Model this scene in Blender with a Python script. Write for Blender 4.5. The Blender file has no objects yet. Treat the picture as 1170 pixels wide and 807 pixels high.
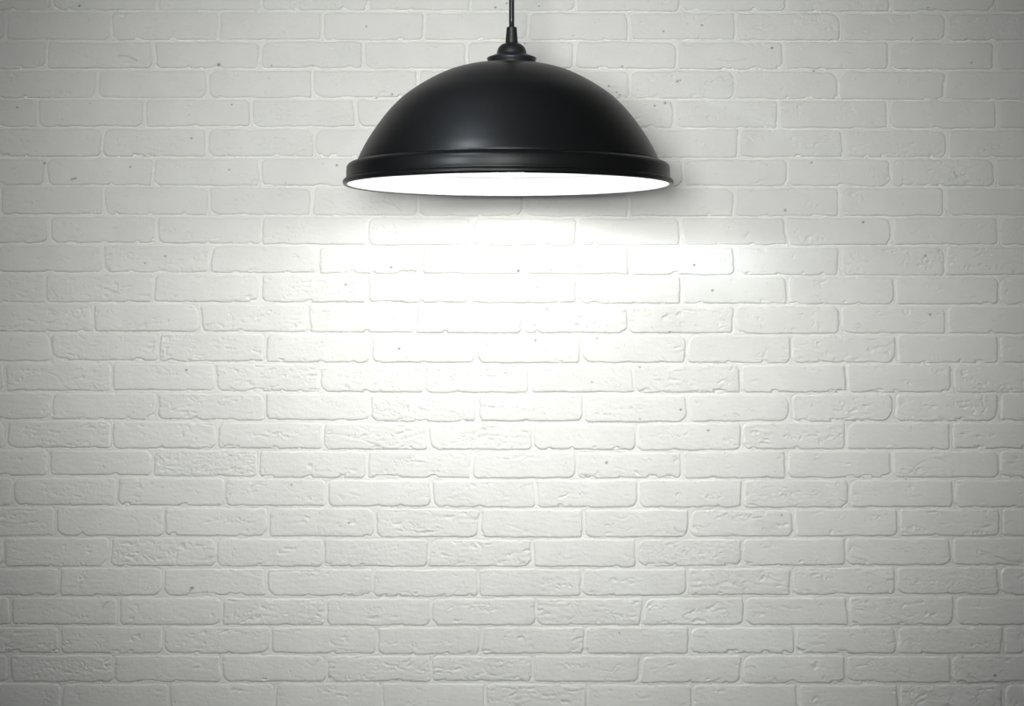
import bpy, bmesh, math
import numpy as np
from mathutils import Vector

PI = math.pi
C = bpy.context.scene.collection
rng = np.random.default_rng(11)

# ---------------------------------------------------------------- layout
F = 2582.0                      # focal length in pixels of the 1170 px frame
CX, CY = 585.0, 403.5
CAM_Z = 1.50
S = 0.00179                     # metres per pixel on the wall
D_WALL = F * S
LAMP_Y = -0.43                  # lamp axis in front of the wall
SL = (D_WALL + LAMP_Y) / F      # metres per pixel at the lamp axis
ROOM_H = 3.40
HALF_W = 2.30

# ---------------------------------------------------------------- helpers
def link(name, me, mat=None, parent=None):
    o = bpy.data.objects.new(name, me)
    C.objects.link(o)
    if mat: me.materials.append(mat)
    if parent: o.parent = parent
    return o

def from_bm(name, bm, mat, parent=None, smooth=True):
    bmesh.ops.recalc_face_normals(bm, faces=bm.faces)
    me = bpy.data.meshes.new(name)
    bm.to_mesh(me); bm.free()
    if smooth:
        for p in me.polygons: p.use_smooth = True
    return link(name, me, mat, parent)

def lathe(bm, prof, seg=128, cx=0.0, cy=0.0, closed=False):
    """revolve (radius, z) points about the vertical axis"""
    rings = []
    for r, z in prof:
        if r < 1e-6:
            rings.append([bm.verts.new((cx, cy, z))])
        else:
            rings.append([bm.verts.new((cx + r*math.cos(2*PI*k/seg), cy + r*math.sin(2*PI*k/seg), z)) for k in range(seg)])
    pairs = list(zip(rings[:-1], rings[1:]))
    if closed: pairs.append((rings[-1], rings[0]))
    for a, b in pairs:
        for k in range(seg):
            j = (k+1) % seg
            if len(a) == 1 and len(b) == 1: continue
            if len(a) == 1: bm.faces.new((a[0], b[j], b[k]))
            elif len(b) == 1: bm.faces.new((a[k], a[j], b[0]))
            else: bm.faces.new((a[k], a[j], b[j], b[k]))

def smooth_profile(pts, n=6):
    """Catmull-Rom through (r, z) points"""
    out = []
    P = [pts[0]] + list(pts) + [pts[-1]]
    for i in range(1, len(P)-2):
        p0, p1, p2, p3 = [np.array(q, float) for q in P[i-1:i+3]]
        for k in range(n):
            t = k/n
            q = .5*((2*p1)+(-p0+p2)*t+(2*p0-5*p1+4*p2-p3)*t*t+(-p0+3*p1-3*p2+p3)*t**3)
            out.append((max(q[0], 0), q[1]))
    out.append(tuple(pts[-1]))
    return out

def box_bm(x0, x1, y0, y1, z0, z1):
    bm = bmesh.new()
    v = [bm.verts.new((x, y, z)) for x in (x0, x1) for y in (y0, y1) for z in (z0, z1)]
    for f in ((0,1,3,2),(4,6,7,5),(0,4,5,1),(2,3,7,6),(0,2,6,4),(1,5,7,3)):
        bm.faces.new([v[i] for i in f])
    return bm

def new_mat(name):
    m = bpy.data.materials.new(name); m.use_nodes = True
    nt = m.node_tree
    return m, nt, nt.nodes['Principled BSDF']

def paint(name, col, rough, spec=.5, bump=0.0, scale=200, var=0.0, coat=0.0):
    m, nt, b = new_mat(name)
    b.inputs['Base Color'].default_value = (*col, 1)
    b.inputs['Roughness'].default_value = rough
    b.inputs['Specular IOR Level'].default_value = spec
    if coat: b.inputs['Coat Weight'].default_value = coat
    tc = nt.nodes.new('ShaderNodeTexCoord')
    n = nt.nodes.new('ShaderNodeTexNoise')
    n.inputs['Scale'].default_value = scale; n.inputs['Detail'].default_value = 5
    nt.links.new(tc.outputs['Object'], n.inputs['Vector'])
    if bump:
        bp = nt.nodes.new('ShaderNodeBump')
        bp.inputs['Strength'].default_value = bump; bp.inputs['Distance'].default_value = .0009
        nt.links.new(n.outputs['Fac'], bp.inputs['Height'])
        nt.links.new(bp.outputs['Normal'], b.inputs['Normal'])
    if var:
        mr = nt.nodes.new('ShaderNodeMapRange')
        mr.inputs['To Min'].default_value = rough-var; mr.inputs['To Max'].default_value = rough+var
        nt.links.new(n.outputs['Fac'], mr.inputs['Value'])
        nt.links.new(mr.outputs['Result'], b.inputs['Roughness'])
    return m

# ---------------------------------------------------------------- materials
M = {}
M['black'] = paint('satin_black_enamel', (.0050, .0052, .0056), .37, .22, var=.015, scale=9)
M['plastic'] = paint('black_moulded_plastic', (.016, .018, .021), .42, .5, bump=.1, scale=400)
M['cord'] = paint('black_cord_sheath', (.02, .022, .026), .30, .6)
M['white'] = paint('white_enamel_reflector', (.86, .87, .88), .32, .4, bump=.25, scale=55)
M['porcelain'] = paint('lamp_holder_ceramic', (.75, .74, .72), .3)
M['brass'] = paint('bulb_cap_metal', (.7, .68, .62), .3)
M['brass'].node_tree.nodes['Principled BSDF'].inputs['Metallic'].default_value = 1
M['floor'] = paint('dark_concrete', (.12, .12, .118), .7, .3, bump=.5, scale=30)
M['ceil'] = paint('grey_ceiling_paint', (.25, .25, .24), .9, .2, bump=.2, scale=60)

m, nt, b = new_mat('glowing_opal_glass')
b.inputs['Base Color'].default_value = (.9, .9, .9, 1)
b.inputs['Emission Color'].default_value = (1.0, .985, .965, 1)
b.inputs['Emission Strength'].default_value = 38
M['bulb'] = m

# painted brick: base colour with mortar and speck attributes
m, nt, b = new_mat('white_painted_brick')
b.inputs['Roughness'].default_value = .62
b.inputs['Specular IOR Level'].default_value = .3
N, L = nt.nodes, nt.links
tc = N.new('ShaderNodeTexCoord')
a1 = N.new('ShaderNodeAttribute'); a1.attribute_name = 'mortar'
a2 = N.new('ShaderNodeAttribute'); a2.attribute_name = 'speck'
mx = N.new('ShaderNodeMix'); mx.data_type = 'RGBA'
mx.inputs[6].default_value = (.782, .789, .750, 1)
mx.inputs[7].default_value = (.80, .807, .768, 1)
L.new(a1.outputs['Fac'], mx.inputs[0])
n1 = N.new('ShaderNodeTexNoise'); n1.inputs['Scale'].default_value = 14; n1.inputs['Detail'].default_value = 6
L.new(tc.outputs['Object'], n1.inputs['Vector'])
mr = N.new('ShaderNodeMapRange'); mr.inputs['From Min'].default_value = .3; mr.inputs['From Max'].default_value = .7
mr.inputs['To Min'].default_value = .965; mr.inputs['To Max'].default_value = 1.02
L.new(n1.outputs['Fac'], mr.inputs['Value'])
mu = N.new('ShaderNodeVectorMath'); mu.operation = 'SCALE'
L.new(mx.outputs[2], mu.inputs[0]); L.new(mr.outputs['Result'], mu.inputs['Scale'])
m2 = N.new('ShaderNodeMix'); m2.data_type = 'RGBA'
m2.inputs[7].default_value = (.09, .085, .08, 1)
L.new(a2.outputs['Fac'], m2.inputs[0]); L.new(mu.outputs['Vector'], m2.inputs[6])
L.new(m2.outputs[2], b.inputs['Base Color'])
n2 = N.new('ShaderNodeTexNoise'); n2.inputs['Scale'].default_value = 190; n2.inputs['Detail'].default_value = 4
L.new(tc.outputs['Object'], n2.inputs['Vector'])
bp = N.new('ShaderNodeBump'); bp.inputs['Strength'].default_value = .55; bp.inputs['Distance'].default_value = .0009
L.new(n2.outputs['Fac'], bp.inputs['Height']); L.new(bp.outputs['Normal'], b.inputs['Normal'])
M['brick'] = m

# ---------------------------------------------------------------- brick wall
# centre lines of the bed joints at x = 150, 440, 730, 1020 (wall drawing units: 1 unit = S metres)
BED = [(13,13.2,14.3,14.2),(47,46.8,47,47.5),(79.5,79.4,80,80.6),(113,113,114,115),(146,146.4,147,148),
 (180,179.9,181,181),(212.5,214,214,214.2),(246.5,247.6,248.3,248),(279,281.4,281.8,281),(312.3,313.6,315,315.8),
 (346.5,347,348,349.4),(380,381.3,382.4,382.7),(413.5,415.7,415.7,415.7),(447.4,450,450,449.3),(480,482.9,483,482),
 (513.2,514.9,515.6,513.8),(544.8,547.5,547.4,547.3),(578.7,580,581.5,580.8),(613.4,615,615,613.8),(648,649,648.8,646.7),
 (681.7,682.8,682,680.4),(715,715.7,715.4,715.4),(747.3,748.7,748.3,748),(780.3,779.6,781.3,781.6)]
HEAD = [
 [60,180,298,421,538,658,779,898,1018,1138],
 [7,127,250.4,369,485,603,718.7,840.8,961,1081],
 [54,176,297.3,415,534,656.6,774,895.7,1015.7,1136.4],
 [-9,111.3,237,357.6,478,598,719.4,839.5,958,1079],
 [44,165.8,287,407,526,647,770.4,890,1015,1139],
 [-4,117,237,359.7,480,601,722,844.3,963.7,1082.6],
 [52.4,175,298,417,537,657,780.5,899.8,1018,1137.8],
 [0,119,239,356.6,477.7,598.7,719.4,839.5,959.5,1078.8],
 [56.5,179,299,419.4,539.4,659.8,778,898.4,1019,1141],
 [-3,118,241,363.5,482.5,602,719,839.5,959.8,1080],
 [52,175.5,297.7,420,539.4,659.8,779.4,899.5,1022,1142],
 [-14,106.5,229,352,475,598,718,839.5,959.8,1081.6],
 [58.6,181.4,302.8,423.5,545,664.6,785,904,1024.7,1142],
 [6,128,246,365,485,605,724,845.7,967.5,1087.8],
 [59,179.7,302.8,423.5,545.3,666.4,786.4,903.6,1021.6,1141.6],
 [7,128.3,247.3,369,488.8,608.8,727.4,847.8,966.4,1086.8],
 [56,174.5,295,419.7,539,658.7,779.4,899,1019,1141.6],
 [14.4,134.6,256.4,373.4,493,612,729,848.5,970,1089.7],
 [63.5,187.8,306.5,428.3,548.5,667.5,788,906.7,1026.5,1144],
 [5,125.6,247.5,369.6,490,608.8,727.3,847.4,966,1087.6],
 [67.6,187,304,426,546.4,664.8,786.3,904.7,1023.4,1142],
 [12.7,135,253,372,492.5,612.6,733.8,850.5,969.5,1090.7],
 [68.3,187,308.9,429.7,549.5,668.6,788,908.4,1024.8,1146.7],
 [10.3,130,253.3,373.4,493,608.8,732,847.8,967,1087.6],
 [69.7,193,314,436.6,554.3,672,791,911.9,1027,1146.7]]

PX_L, PX_R = CX - HALF_W/S, CX + HALF_W/S
PY_T, PY_B = CY - (ROOM_H-CAM_Z)/S, CY + CAM_Z/S
xs = np.concatenate([np.arange(PX_L, -25, 5.0), np.arange(-25, 1195, .85), np.arange(1195, PX_R, 5.0), [PX_R]])
ys = np.concatenate([np.arange(PY_T, -18, 4.0), np.arange(-18, 825, .7), np.arange(825, PY_B, 4.0), [PY_B]])
X, Y = np.meshgrid(xs, ys)

def gnoise(x, y, seed, n=256):
    """gradient noise, about -1..1"""
    r = np.random.default_rng(seed)
    ang = r.random((n, n))*2*PI
    gx, gy = np.cos(ang).astype(np.float32), np.sin(ang).astype(np.float32)
    xi, yi = np.floor(x).astype(int), np.floor(y).astype(int)
    fx, fy = (x-xi).astype(np.float32), (y-yi).astype(np.float32)
    u, v = fx*fx*fx*(fx*(fx*6-15)+10), fy*fy*fy*(fy*(fy*6-15)+10)
    def g(ix, iy, dx, dy):
        a, c = (iy+iy//n*37) % n, (ix+ix//n*53) % n
        return gx[a, c]*dx+gy[a, c]*dy
    n00, n10 = g(xi, yi, fx, fy), g(xi+1, yi, fx-1, fy)
    n01, n11 = g(xi, yi+1, fx, fy-1), g(xi+1, yi+1, fx-1, fy-1)
    return 1.5*((n00*(1-u)+n10*u)*(1-v)+(n01*(1-u)+n11*u)*v)

def sst(a, c, v):
    t = np.clip((v-a)/(c-a), 0, 1)
    return t*t*(3-2*t)

# complete the courses above, below and beside the recorded ones
bed_x = [-900, 150, 440, 730, 1020, 2100]
k_up = int(math.ceil((13-PY_T)/33.35))+1
k_dn = int(math.ceil((PY_B-780)/33.35))+1
beds = [tuple(13+rng.normal(0, .5)-33.35*k for _ in range(4)) for k in range(k_up, 0, -1)] + BED + \
       [tuple(780.6+rng.normal(0, .5)+33.35*k for _ in range(4)) for k in range(1, k_dn+1)]
def extend(j):
    j = list(j)
    while j[0] > PX_L-130: j.insert(0, j[0]-120+rng.normal(0, 2))
    while j[-1] < PX_R+130: j.append(j[-1]+120+rng.normal(0, 2))
    return np.array(j)
heads = []
for i in range(k_up+1+len(BED)+k_dn):
    q = i-k_up
    if 0 <= q < len(HEAD): heads.append(extend(HEAD[q]))
    else: heads.append(extend([60+rng.normal(0, 3), 180+rng.normal(0, 3)] if q % 2 == 0 else [0+rng.normal(0, 3), 121+rng.normal(0, 3)]))

# which course every grid point lies in
row = np.zeros(X.shape, int)
curves = []
wob = gnoise(X/26, Y/90, 5)*.7
for i, bd in enumerate(beds):
    c = np.interp(xs, bed_x, [bd[0], *bd, bd[-1]])
    cc = c[None, :] + wob
    row += (Y > cc)
curves = [np.interp(xs, bed_x, [bd[0], *bd, bd[-1]]) for bd in beds]
top = np.full(X.shape, -1e3); bot = np.full(X.shape, 1e4)
cv = np.array(curves)
col = np.broadcast_to(np.arange(len(xs))[None, :], X.shape)
rt = np.clip(row-1, 0, len(beds)-1); rb = np.clip(row, 0, len(beds)-1)
dt = Y-(cv[rt, col]+wob); db = (cv[rb, col]+wob)-Y
dt[row == 0] = 20; db[row == len(beds)] = 20
dl = np.zeros(X.shape); dr = np.zeros(X.shape); bid = np.zeros(X.shape, int)
jw = gnoise(X/60, Y/18, 6)*.8
nb = 0
MT, MB_, ML, MR_, CR, RO, OFF, TX, TY = [], [], [], [], [], [], [], [], []
for i, hx in enumerate(heads):
    msk = row == i
    lean = rng.normal(0, .045, len(hx))
    if not msk.any(): continue
    xx = X[msk]+jw[msk]
    yy = (dt[msk]-db[msk])/2
    lo = np.searchsorted(hx, xx)
    lo = np.clip(lo, 1, len(hx)-1)
    l_ = hx[lo-1]+lean[lo-1]*yy; r_ = hx[lo]+lean[lo]*yy
    dl[msk] = xx-l_; dr[msk] = r_-xx
    bid[msk] = nb+lo
    nb += len(hx)+1
P = {k: rng.random(nb+5) for k in ('t','b','l','r','c0','c1','c2','c3','ro','of','tx','ty','ch','sm')}
# worn corners of single bricks: a point on the brick, then upper-left, lower-left, upper-right, lower-right wear
for px, py, *wv in [(120,400,.4,.95,.3,.4),(120,467,.6,.3,.2,1.1),(190,433,.1,.2,.1,.8),(75,563,.7,1.1,.3,.4),(360,267,.3,.3,.6,.4),
  (540,298,.3,.4,.7,1.2),(180,298,.2,.9,.1,.2),(360,331,.4,.9,.2,.2),(190,564,.5,.7,.4,.7),(125,597,.4,1.0,.3,.5),(245,597,.4,.6,.5,.9),
  (430,564,.5,.7,.3,.8),(550,564,.3,.8,.3,.5),(670,564,.2,.3,.5,.9),(790,564,.4,.8,.2,.4),(910,564,.2,.2,.7,.9),(725,665,.3,.8,.4,1.0),
  (1085,663,.6,1.1,.4,.6),(1030,765,.3,.9,.2,.4),(430,764,.4,.9,.2,.5),(1030,698,.3,.4,.3,.9),(1140,698,.8,1.0,.3,.3),(1025,30,.7,.3,.9,.8),
  (900,30,.4,.4,1.0,.7),(1075,64,1.1,1.0,.5,.6),(950,64,.5,.3,.5,.6),(910,97,.3,.3,1.1,.6),(1020,164,.9,.7,.9,.8),(870,197,.3,.3,.8,.8),
  (955,197,.5,.7,.8,1.0),(1075,197,.8,.7,.8,.8),(1140,231,.6,1.0,.3,.3),(850,465,.3,.4,1.1,1.1),(960,465,.7,.5,.8,1.1),(1085,465,.5,.8,.5,1.0),
  (655,364,.3,.4,.8,1.0),(720,465,1.0,.5,.6,1.1),(380,465,.4,.8,.5,.6),(480,465,.6,.9,.3,.5),(180,97,.6,.8,.6,.9),(290,97,.9,.9,.3,.3),
  (235,197,.5,.9,.3,.5),(110,197,.8,.8,.2,.2),(60,164,.5,.9,.8,.8),(180,164,.8,.7,.3,.5),(290,164,.9,.9,.8,.4),(60,231,.6,.4,.4,.5),
  (240,267,.3,.6,.3,.3),(120,267,.7,.9,.3,.8),(330,30,.3,.3,.3,.3),(430,30,.6,.4,.5,.6),(350,64,.8,.8,.4,.5),(190,665,.2,.3,.7,.7),
  (240,665,.6,.9,.2,.3),(75,665,.2,.2,.5,1.0),(195,698,.6,.5,.7,.8),(310,732,.5,.6,.5,.6),(430,698,.6,.8,.4,.8),(130,732,.5,.8,.3,.7)]:
    b_ = bid[np.searchsorted(ys, py), np.searchsorted(xs, px)]
    for k_, v_ in zip(('c0', 'c1', 'c2', 'c3'), wv): P[k_][b_] = v_
G = lambda k: P[k][bid]
mt = 1.3+1.0*G('t'); mb = 1.0+1.1*G('b'); ml = 1.5+1.2*G('l'); mr_ = 1.5+1.2*G('r')
A1, A2 = dl-ml, dr-mr_
B1, B2 = dt-mt, db-mb
left = A1 < A2; up = B1 < B2
A = np.where(left, A1, A2); B = np.where(up, B1, B2)
crn = np.where(left & up, G('c0'), np.where(left & ~up, G('c1'), np.where(~left & up, G('c2'), G('c3'))))
R = 2.0+8.5*crn**2.2
ins = (A < R) & (B < R)
d = np.where(ins, R-np.hypot(R-A, R-B), np.minimum(A, B))
# ragged arrises: chips mostly along the lower edge
n_a = gnoise(X/17, Y/17, 21); n_b = gnoise(X/6.5, Y/6.5, 22); n_c = gnoise(X/3.1, Y/3.1, 23)
low = sst(10, 2, db)
d = d + .5*n_a + .42*n_b + .3*n_c
chip = sst(.25, .75, gnoise(X/13+3.3, Y/9, 24)+.35*n_b)*(.3+.9*G('ch'))
d = d - low*chip*3.6 - (1-low)*chip*.9
face = sst(-.65, .75, d)
H = face*2.4                                  # millimetres above the mortar
H += (1-np.exp(-np.clip(d, 0, 99)/3.2))*.7        # softened arris
H -= (.5+1.4*sst(-.3, .5, gnoise(X/30, Y/30, 41))+3.3*sst(9, 3, db)*sst(-.8, .1, gnoise(X/28, Y/20, 42)))*np.exp(-((d+.7)/.78)**2)                 # thin crack where paint meets mortar
H += face*((G('of')-.5)*.9 + (G('tx')-.5)*(dl-dr)/60*.55 + (G('ty')-.5)*(dt-db)/16*.28)
H += gnoise(X/70, Y/45, 30)*.5 + gnoise(X/24, Y/15, 31)*.26*face
# trowel drags, dimples and grain
rough = np.clip((G('ro')-.25)*1.5, .3, 1.15)
msk1 = sst(.0, .55, gnoise(X/34, Y/14, 32)+(rough-.55)*.7)
H += face*gnoise(X/11+Y/40, Y/4.2-X/55, 33)*.6*(.4+.8*msk1)
dim = sst(.30, .75, np.abs(gnoise(X/8.5+.7*n_b, Y/6+.7*n_a, 34)))
H -= face*dim*msk1*1.9
rid = 1-np.abs(gnoise(X/13+.9*n_a, Y/9+.9*n_b, 35))*9
H -= face*np.clip(rid, 0, 1)*sst(.28, .6, gnoise(X/21, Y/13, 36)+(rough-.5)*.3)*2.1
rg = np.zeros(X.shape)
for px, py, v in [(235,532,1),(790,631,1),(1082,664,.8),(85,562,.5),(1080,30,.5),(1150,30,.8),(85,767,.5),(910,30,.5),(230,631,.4),
                  (785,732,.4),(1030,30,.4),(660,64,.3),(900,97,.5),(345,97,.6),(250,64,.3),(400,630,.5),(930,565,.4),(1080,730,.5),(700,564,.3)]:
    rg[bid == bid[np.searchsorted(ys, py), np.searchsorted(xs, px)]] = v
                     # a few heavily textured bricks
H += face*rg*(gnoise(X/3.0, Y/2.7, 37)*.55+gnoise(X/5.5, Y/4.2, 38)*.45)
H += n_c*.12 + gnoise(X/2.1, Y/2.1, 39)*.10
H += (1-face)*(gnoise(X/9, Y/9, 40)*.22)

speck = np.zeros(X.shape, np.float32)
def near(px, py, r):
    i0, i1 = np.searchsorted(xs, [px-r, px+r]); j0, j1 = np.searchsorted(ys, [py-r, py+r])
    return slice(j0, j1), slice(i0, i1)
def pit(px, py, r, depth, dark):
    s = near(px, py, 4*r+2)
    q = np.exp(-(((X[s]-px)/r)**2+((Y[s]-py)/(r*.85))**2))
    H[s] -= depth*q
    speck[s] = np.maximum(speck[s], dark*np.clip(q*1.3, 0, 1))
for px, py, r in [(250,74,1.7),(51,186.6,1.2),(385,189,1.2),(882,55,1.4),(708,108.5,.9),(748,121,1.1),(760,118,1.3),(774,93,1.3),
  (777,92,.9),(695.5,98.5,1),(704.5,105.5,.9),(802,29,1.1),(693,529,1.5),(986,254,1.3),(189,293,1),(166,301,.9),(395,325.5,1.2),(456,398.7,1.3),
  (447,305.7,1.3),(592,309.5,1.4),(630,309,1),(661,304,.8),(641,293,.8),(793,303,1.3),(814,332,1.2),(809,492,1.2),(731,479,.9),
  (777.7,468.4,1.2),(1062.5,359.5,1.3),(1057,292.5,1.2),(1136.7,772,1.5),(219,672,1.4),(20,123,1),(213,423,1.3),(897,240.5,1.3),
  (566,8.6,1.2),(616,7.3,.9),(91,7,1.2),(579,4,1),(1110,72,.9),(927,186,1),(1060,9,.8),(930,81,1),(611,371.6,.9),(682,387,1),
  (611.7,389,1.2),(613.5,329,1.1),(625,353,.9),(765,379.5,.9),(731,420,1),(676,437,.9),(398.6,597.6,1.1),(707.5,723.6,1),(1035,548,.8),
  (893,589,1),(333,554,1),(262,194,.9),(219,158,1),(265,119.7,.9),(149,191,.9),(430,112,.9),(448,108,1.1),(418.7,30.5,.9),(310.5,75,.9),
  (600,50,.8),(643,80,.9),(711,76,.9),(655,41,.7),(758,36,1)]:
    pit(px, py, r, .9, .75)
for _ in range(520):                          # scattered pinholes
    px, py = rng.uniform(-20, 1190), rng.uniform(-15, 822)
    pit(px, py, rng.uniform(.45, .85), .45, rng.uniform(.05, .35))
for _ in range(170):                          # shallow dimples
    px, py = rng.uniform(-20, 1190), rng.uniform(-15, 822)
    pit(px, py, rng.uniform(1.0, 2.2), rng.uniform(.5, 1.2), 0)
def groove(pts, w=.9, depth=.6, dark=0.0):
    pts = smooth_profile([(p[0], p[1]) for p in pts], 12)
    x0, x1 = min(p[0] for p in pts)-5, max(p[0] for p in pts)+5
    y0, y1 = min(p[1] for p in pts)-5, max(p[1] for p in pts)+5
    i0, i1 = np.searchsorted(xs, [x0, x1]); j0, j1 = np.searchsorted(ys, [y0, y1])
    s = (slice(j0, j1), slice(i0, i1))
    dm = np.full(X[s].shape, 99.)
    for (ax, ay), (bx, by) in zip(pts[:-1], pts[1:]):
        vx, vy = bx-ax, by-ay; l2 = vx*vx+vy*vy+1e-9
        t = np.clip(((X[s]-ax)*vx+(Y[s]-ay)*vy)/l2, 0, 1)
        dm = np.minimum(dm, np.hypot(X[s]-ax-t*vx, Y[s]-ay-t*vy))
    q = np.exp(-(dm/w)**2)
    H[s] -= depth*q
    if dark: speck[s] = np.maximum(speck[s], dark*q)
for g in [([(136,64),(146,64.5),(157,69.5)],.9,.9,.25), ([(55,426),(66,431),(72,441),(80,446)],1.1,.8,0),
  ([(473,423),(481,427),(486,435),(488,446)],1.1,.9,0), ([(460,455),(480,457),(497,456),(518,456)],.9,.7,0),
  ([(379,496),(396,498),(417,504),(440,513)],1,.9,0), ([(580,600),(595,605),(613,612)],.9,.8,0),
  ([(1121,630),(1133,634),(1148,640),(1160,643)],.9,.9,.15), ([(438,231),(449,234),(455,239),(458,241)],1,.9,.1),
  ([(82,205.5),(84,204.5),(87,204)],1,1.2,.6), ([(20,155),(24,163),(29,172)],.9,.8,0), ([(58,329),(66,340)],.9,.8,.1),
  ([(120,300),(126,309)],.9,.9,.1), ([(117,695),(121,690),(124,688)],.9,1,.25), ([(217,675),(221,672)],1.1,1.1,.5),
  ([(922,233),(926,229),(929,232),(928,237)],.9,.9,0), ([(978,372),(982,370),(983,373),(979,375)],.8,.8,.1),
  ([(1046,266),(1050,262),(1056,262)],1,.9,0), ([(1041,540),(1048,532),(1057,527)],1,.9,0), ([(1040,704),(1031,695),(1036,689)],1.1,.8,0),
  ([(820,90),(824,88),(828,92)],1,.9,.1), ([(820,68),(835,70),(851,68)],1,.8,.1), ([(507,35),(522,35)],.8,.6,0),
  ([(54,411),(62,418),(58,412)],.9,.8,0), ([(150,420),(161,418),(178,419)],.9,.7,0), ([(1090,197),(1093,203)],1,1,.3),
  ([(312,654),(330,653),(360,653)],1,.9,0), ([(696,665),(700,661),(705,664)],1,.9,.1), ([(770,604),(775,608),(783,608)],1.2,1,.15),
  ([(548,522),(560,517),(566,519)],1,.9,0), ([(345,541),(355,540)],.8,.7,0), ([(520,745),(532,746),(560,744)],.8,.6,0),
  ([(470,527),(486,528)],.9,.8,.1), ([(523,528),(530,521)],.9,.8,0), ([(1102,692),(1125,694)],.8,.5,0), ([(893,693),(905,696),(915,695)],1,.8,0),
  ([(970,631),(975,624),(985,628)],1,.9,0), ([(1150,600),(1155,596),(1162,599)],1,.9,0), ([(680,765),(700,768)],.8,.6,0),
  ([(350,756),(358,761),(363,755)],1,.9,.1), ([(700,590),(712,593),(720,588),(728,592)],1,.8,0), ([(480,765),(486,758),(494,755)],1,.8,0)]:
    groove(*g)

mort = (1-sst(-1.2, .2, d)).astype(np.float32)
WX = (X-CX)*S; WZ = CAM_Z+(CY-Y)*S; WY = -H*.001
nx, ny = len(xs), len(ys)
co = np.stack([WX, WY, WZ], -1).reshape(-1, 3).astype(np.float32)
nv = len(co)
# solid slab behind the face
bx = np.array([(x, y, z) for x in (WX[0, 0], WX[0, -1]) for y in (.004, .14) for z in (0.0, ROOM_H)], np.float32)
co = np.vstack([co, bx])
ii = np.arange(nx*ny).reshape(ny, nx)
q = np.stack([ii[1:, :-1], ii[1:, 1:], ii[:-1, 1:], ii[:-1, :-1]], -1).reshape(-1, 4)
bq = np.array([(0,1,3,2),(4,6,7,5),(0,4,5,1),(2,3,7,6),(0,2,6,4),(1,5,7,3)])+nv
q = np.vstack([q, bq]).astype(np.int32)
me = bpy.data.meshes.new('wall_back')
me.vertices.add(len(co)); me.vertices.foreach_set('co', co.ravel())
me.loops.add(q.size); me.loops.foreach_set('vertex_index', q.ravel())
me.polygons.add(len(q)); me.polygons.foreach_set('loop_start', np.arange(0, q.size, 4, dtype=np.int32))
me.polygons.foreach_set('use_smooth', np.concatenate([np.ones(len(q)-6, bool), np.zeros(6, bool)]))
me.update(calc_edges=True)
for nm, arr in (('mortar', mort), ('speck', speck)):
    at = me.attributes.new(nm, 'FLOAT', 'POINT')
    at.data.foreach_set('value', np.concatenate([arr.ravel(), np.zeros(8, np.float32)]).astype(np.float32))
wall = link('wall_back', me, M['brick'])
wall['kind'] = 'structure'
wall['label'] = 'white painted brick wall behind the black pendant lamp'

fl = from_bm('floor', box_bm(-HALF_W, HALF_W, -5.6, .14, -.1, 0), M['floor'], smooth=False); fl['kind'] = 'structure'
ce = from_bm('ceiling', box_bm(-HALF_W, HALF_W, -5.6, .14, ROOM_H, ROOM_H+.1), M['ceil'], smooth=False); ce['kind'] = 'structure'

# ---------------------------------------------------------------- pendant lamp
def lz(py): return CAM_Z+(CY-py)*SL          # height of a drawing line at the lamp axis
AX = (580.6-CX)*SL; CAPX = (584.6-CX)*SL-AX  # the fitting sits a few mm off the dome's centre
Z0 = lz(210.5)
root = bpy.data.objects.new('pendant_lamp', None); C.objects.link(root)
root.location = (AX, LAMP_Y, Z0)
root['label'] = 'large black dome pendant lamp with glowing white inside, hanging before the white brick wall'
root['category'] = 'lamp'
def pr(pts): return [(r*SL, lz(y)-Z0) for r, y in pts]

dome = [(12,71.5),(24,72.0),(36,73.3),(52,76.4),(70,82.0),(92.5,92.9),(117,108.9),(134,125),(146.9,141),(157.9,157),(167,173),(171.5,183)]
outer = smooth_profile(pr(dome), 6)
inner_r = 1.6*SL
inner = [(max(r-inner_r*.9, 0), z-inner_r*.6) for r, z in outer]
bm = bmesh.new()
lathe(bm, outer+[(173*SL, lz(186.8)-Z0), (171*SL, lz(187.3)-Z0)]+inner[::-1], 192, closed=True)
shade = from_bm('shade', bm, M['black'], root)
shade['label'] = 'satin black dome'
# pressed collar and rolled lip at the foot of the shade
band = pr([(171.6,185.9),(172.6,185.6),(175,185.9),(179,187.0),(182,188.6),(183.7,190.6),(184.4,193),(184.6,197),(184.7,201),(185,204.2),(185.6,205.6)])
lip = [((185.9+2.7*math.cos(a))*SL, lz(209.0-3.4*math.sin(a))-Z0) for a in np.linspace(PI*.6, -PI*.85, 14)]
bm = bmesh.new()
back = pr([(183.0,206),(182.9,194),(181,189.8),(176,187.7),(172,187.2)])
lathe(bm, band+lip+back, 192, closed=True)
col_ = from_bm('collar', bm, M['black'], shade)
# white inside
iw = [(max(r-1.2*SL, 0), z-1.0*SL) for r, z in inner]
prof = [(r, z) for r, z in iw if z > lz(183)-Z0]
prof += pr([(168.5,184),(170,188.6),(176,189.6),(180,191.4),(181.6,195),(181.8,206),(182.6,209.5),(183.6,211.6)])
prof2 = [(r+.5*SL, z+.35*SL) for r, z in prof][::-1]
bm = bmesh.new(); lathe(bm, prof+prof2, 192, closed=True)
refl = from_bm('reflector', bm, M['white'], root); refl['label'] = 'white enamelled inside of the dome'

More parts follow.
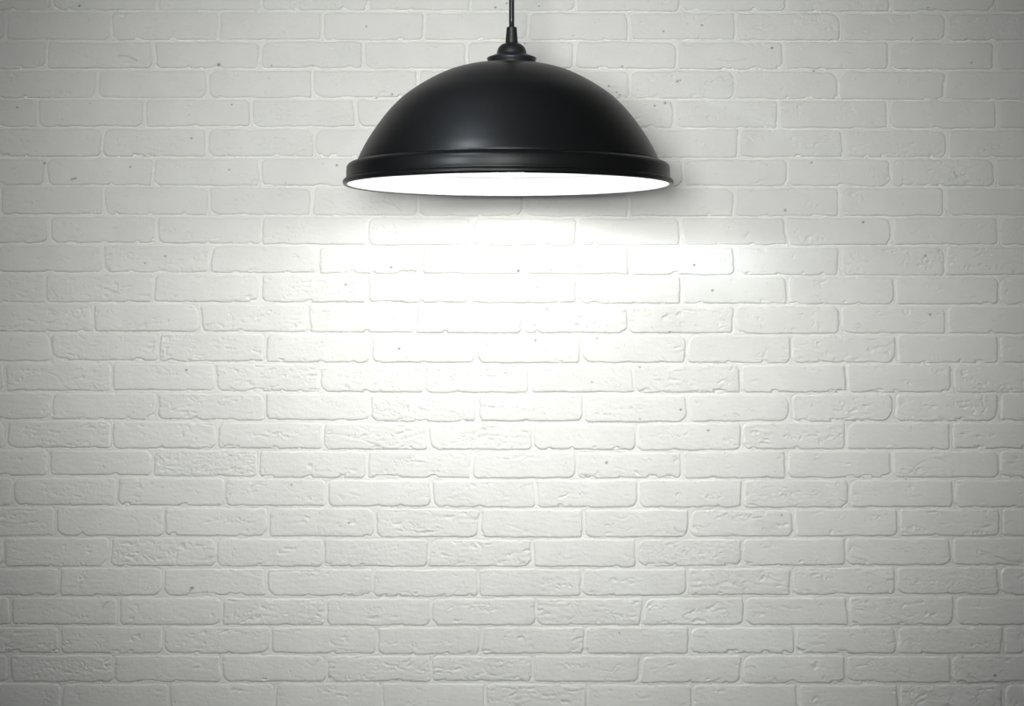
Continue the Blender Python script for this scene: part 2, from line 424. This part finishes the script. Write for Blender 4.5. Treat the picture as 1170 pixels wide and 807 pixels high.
def lathe_part(name, pts, mat, parent=root, seg=64, n=5, cx=CAPX, sm=True):
    p = smooth_profile(pr(pts), n) if sm else pr(pts)
    b_ = bmesh.new(); lathe(b_, p, seg, cx=cx)
    return from_bm(name, b_, mat, parent)
cap = lathe_part('shade_cap', [(0,72.5),(24,72.6),(26.6,71.2),(27.4,69.6),(28.2,67.4),(27.6,65.9),(24.5,64.6),(20.5,63.0),(17.6,61.8),(17.0,60.2),
    (16.4,57.6),(14.8,54.2),(12.2,51.6),(10.2,50.4),(7.0,49.6),(0,49.4)], M['plastic'], n=4)
grip = lathe_part('cord_grip', [(0,50.4),(7.0,50.3),(7.2,49.0),(6.95,45),(6.5,40),(6.1,35),(5.85,32.2),(5.6,31.2),(3.4,30.9),(3.2,31.4)], M['plastic'], n=3)
# cord up to the ceiling, with a ceiling rose
zt = ROOM_H-Z0
bm = bmesh.new()
rc = 3.05*SL
zs = np.linspace(lz(34)-Z0, zt-.03, 60)
lathe(bm, [(0, zs[0])]+[(rc*(1+.015*math.sin(i*2.1)), z) for i, z in enumerate(zs)]+[(0, zs[-1])], 24, cx=CAPX)
from_bm('cord', bm, M['cord'], root)
bm = bmesh.new()
lathe(bm, smooth_profile([(0, zt-.045), (.006, zt-.045), (.012, zt-.04), (.03, zt-.032), (.048, zt-.018), (.052, zt-.004), (.052, zt), (0, zt)], 4), 64, cx=CAPX)
from_bm('ceiling_rose', bm, M['plastic'], root)
# lamp holder and bulb inside the dome
bm = bmesh.new()
hz = lz(73.5)-Z0
lathe(bm, [(0, hz), (.018, hz), (.021, hz-.006), (.021, hz-.05), (.024, hz-.054), (.024, hz-.064), (.018, hz-.066), (0, hz-.066)], 48, cx=0)
hold = from_bm('bulb_holder', bm, M['porcelain'], root)
bz = .070                                       # centre of the bulb above the rim
RB = .058
bprof = [(0, bz-RB)]+[(RB*math.sin(a), bz-RB*math.cos(a)) for a in np.linspace(.12, 2.35, 20)]
bprof += [(.028, bz+.052), (.020, bz+.064), (.0145, bz+.072), (.0138, hz-.062)]
bm = bmesh.new(); lathe(bm, bprof, 64, cx=0)
bulb = from_bm('light_bulb', bm, M['bulb'], root); bulb['label'] = 'glowing white bulb inside the dome'
bm = bmesh.new()
th = [(.0, hz-.070), (.0146, hz-.070)]+[(.0146+.0012*(i % 2), hz-.070+.0018*i) for i in range(8)]+[(.0, hz-.056)]
lathe(bm, th, 48, cx=0); from_bm('screw_base', bm, M['brass'], bulb)

# ---------------------------------------------------------------- light
def spot(name, loc, aim, watts, cone, blend, radius, col):
    l = bpy.data.lights.new(name, 'SPOT'); l.energy = watts; l.spot_size = math.radians(cone); l.spot_blend = blend
    l.shadow_soft_size = radius; l.color = col
    o = bpy.data.objects.new(name, l); C.objects.link(o); o.location = loc
    o.rotation_euler = (Vector(aim)-Vector(loc)).to_track_quat('-Z', 'Y').to_euler()
    return o
KEY = (-.36, -4.3, 1.80)
spot('studio_spotlight_wide', KEY, (-.01, 0, 1.66), 262, 42.5, 1.0, .42, (1, 1, .99))
spot('studio_spotlight_narrow', KEY, (.0, 0, 1.79), 262, 29.5, 1.0, .42, (1, 1, .99))
TOP = (-.45, -2.9, 3.2)
spot('overhead_spotlight_wide', TOP, (.0, 0, 1.58), 108, 54, 1.0, .60, (1, 1, .99))
spot('overhead_spotlight_narrow', TOP, (.0, 0, 1.60), 84, 37, 1.0, .60, (1, 1, .99))
spot('side_spotlight_low', (-1.75, -3.05, 2.1), (-.10, LAMP_Y-.25, 1.87), 260, 6.5, .9, .07, (.84, .93, 1))
spot('side_spotlight_high', (-.68, -1.55, 2.88), (-.07, LAMP_Y-.20, 1.93), 165, 11.5, .9, .10, (.84, .93, 1))

w = bpy.data.worlds.new('world'); bpy.context.scene.world = w; w.use_nodes = True
w.node_tree.nodes['Background'].inputs['Color'].default_value = (.9, .95, 1, 1)
w.node_tree.nodes['Background'].inputs['Strength'].default_value = .06

# ---------------------------------------------------------------- camera
cam = bpy.data.cameras.new('camera'); cam.sensor_width = 36; cam.lens = F*36/1170
co_ = bpy.data.objects.new('camera', cam); C.objects.link(co_)
co_.location = (0, -D_WALL, CAM_Z); co_.rotation_euler = (PI/2, 0, 0)
bpy.context.scene.camera = co_
sc = bpy.context.scene
sc.view_settings.view_transform = 'Standard'; sc.view_settings.look = 'None'
sc.view_settings.gamma = 1; sc.view_settings.exposure = 0; sc.view_settings.use_curve_mapping = False
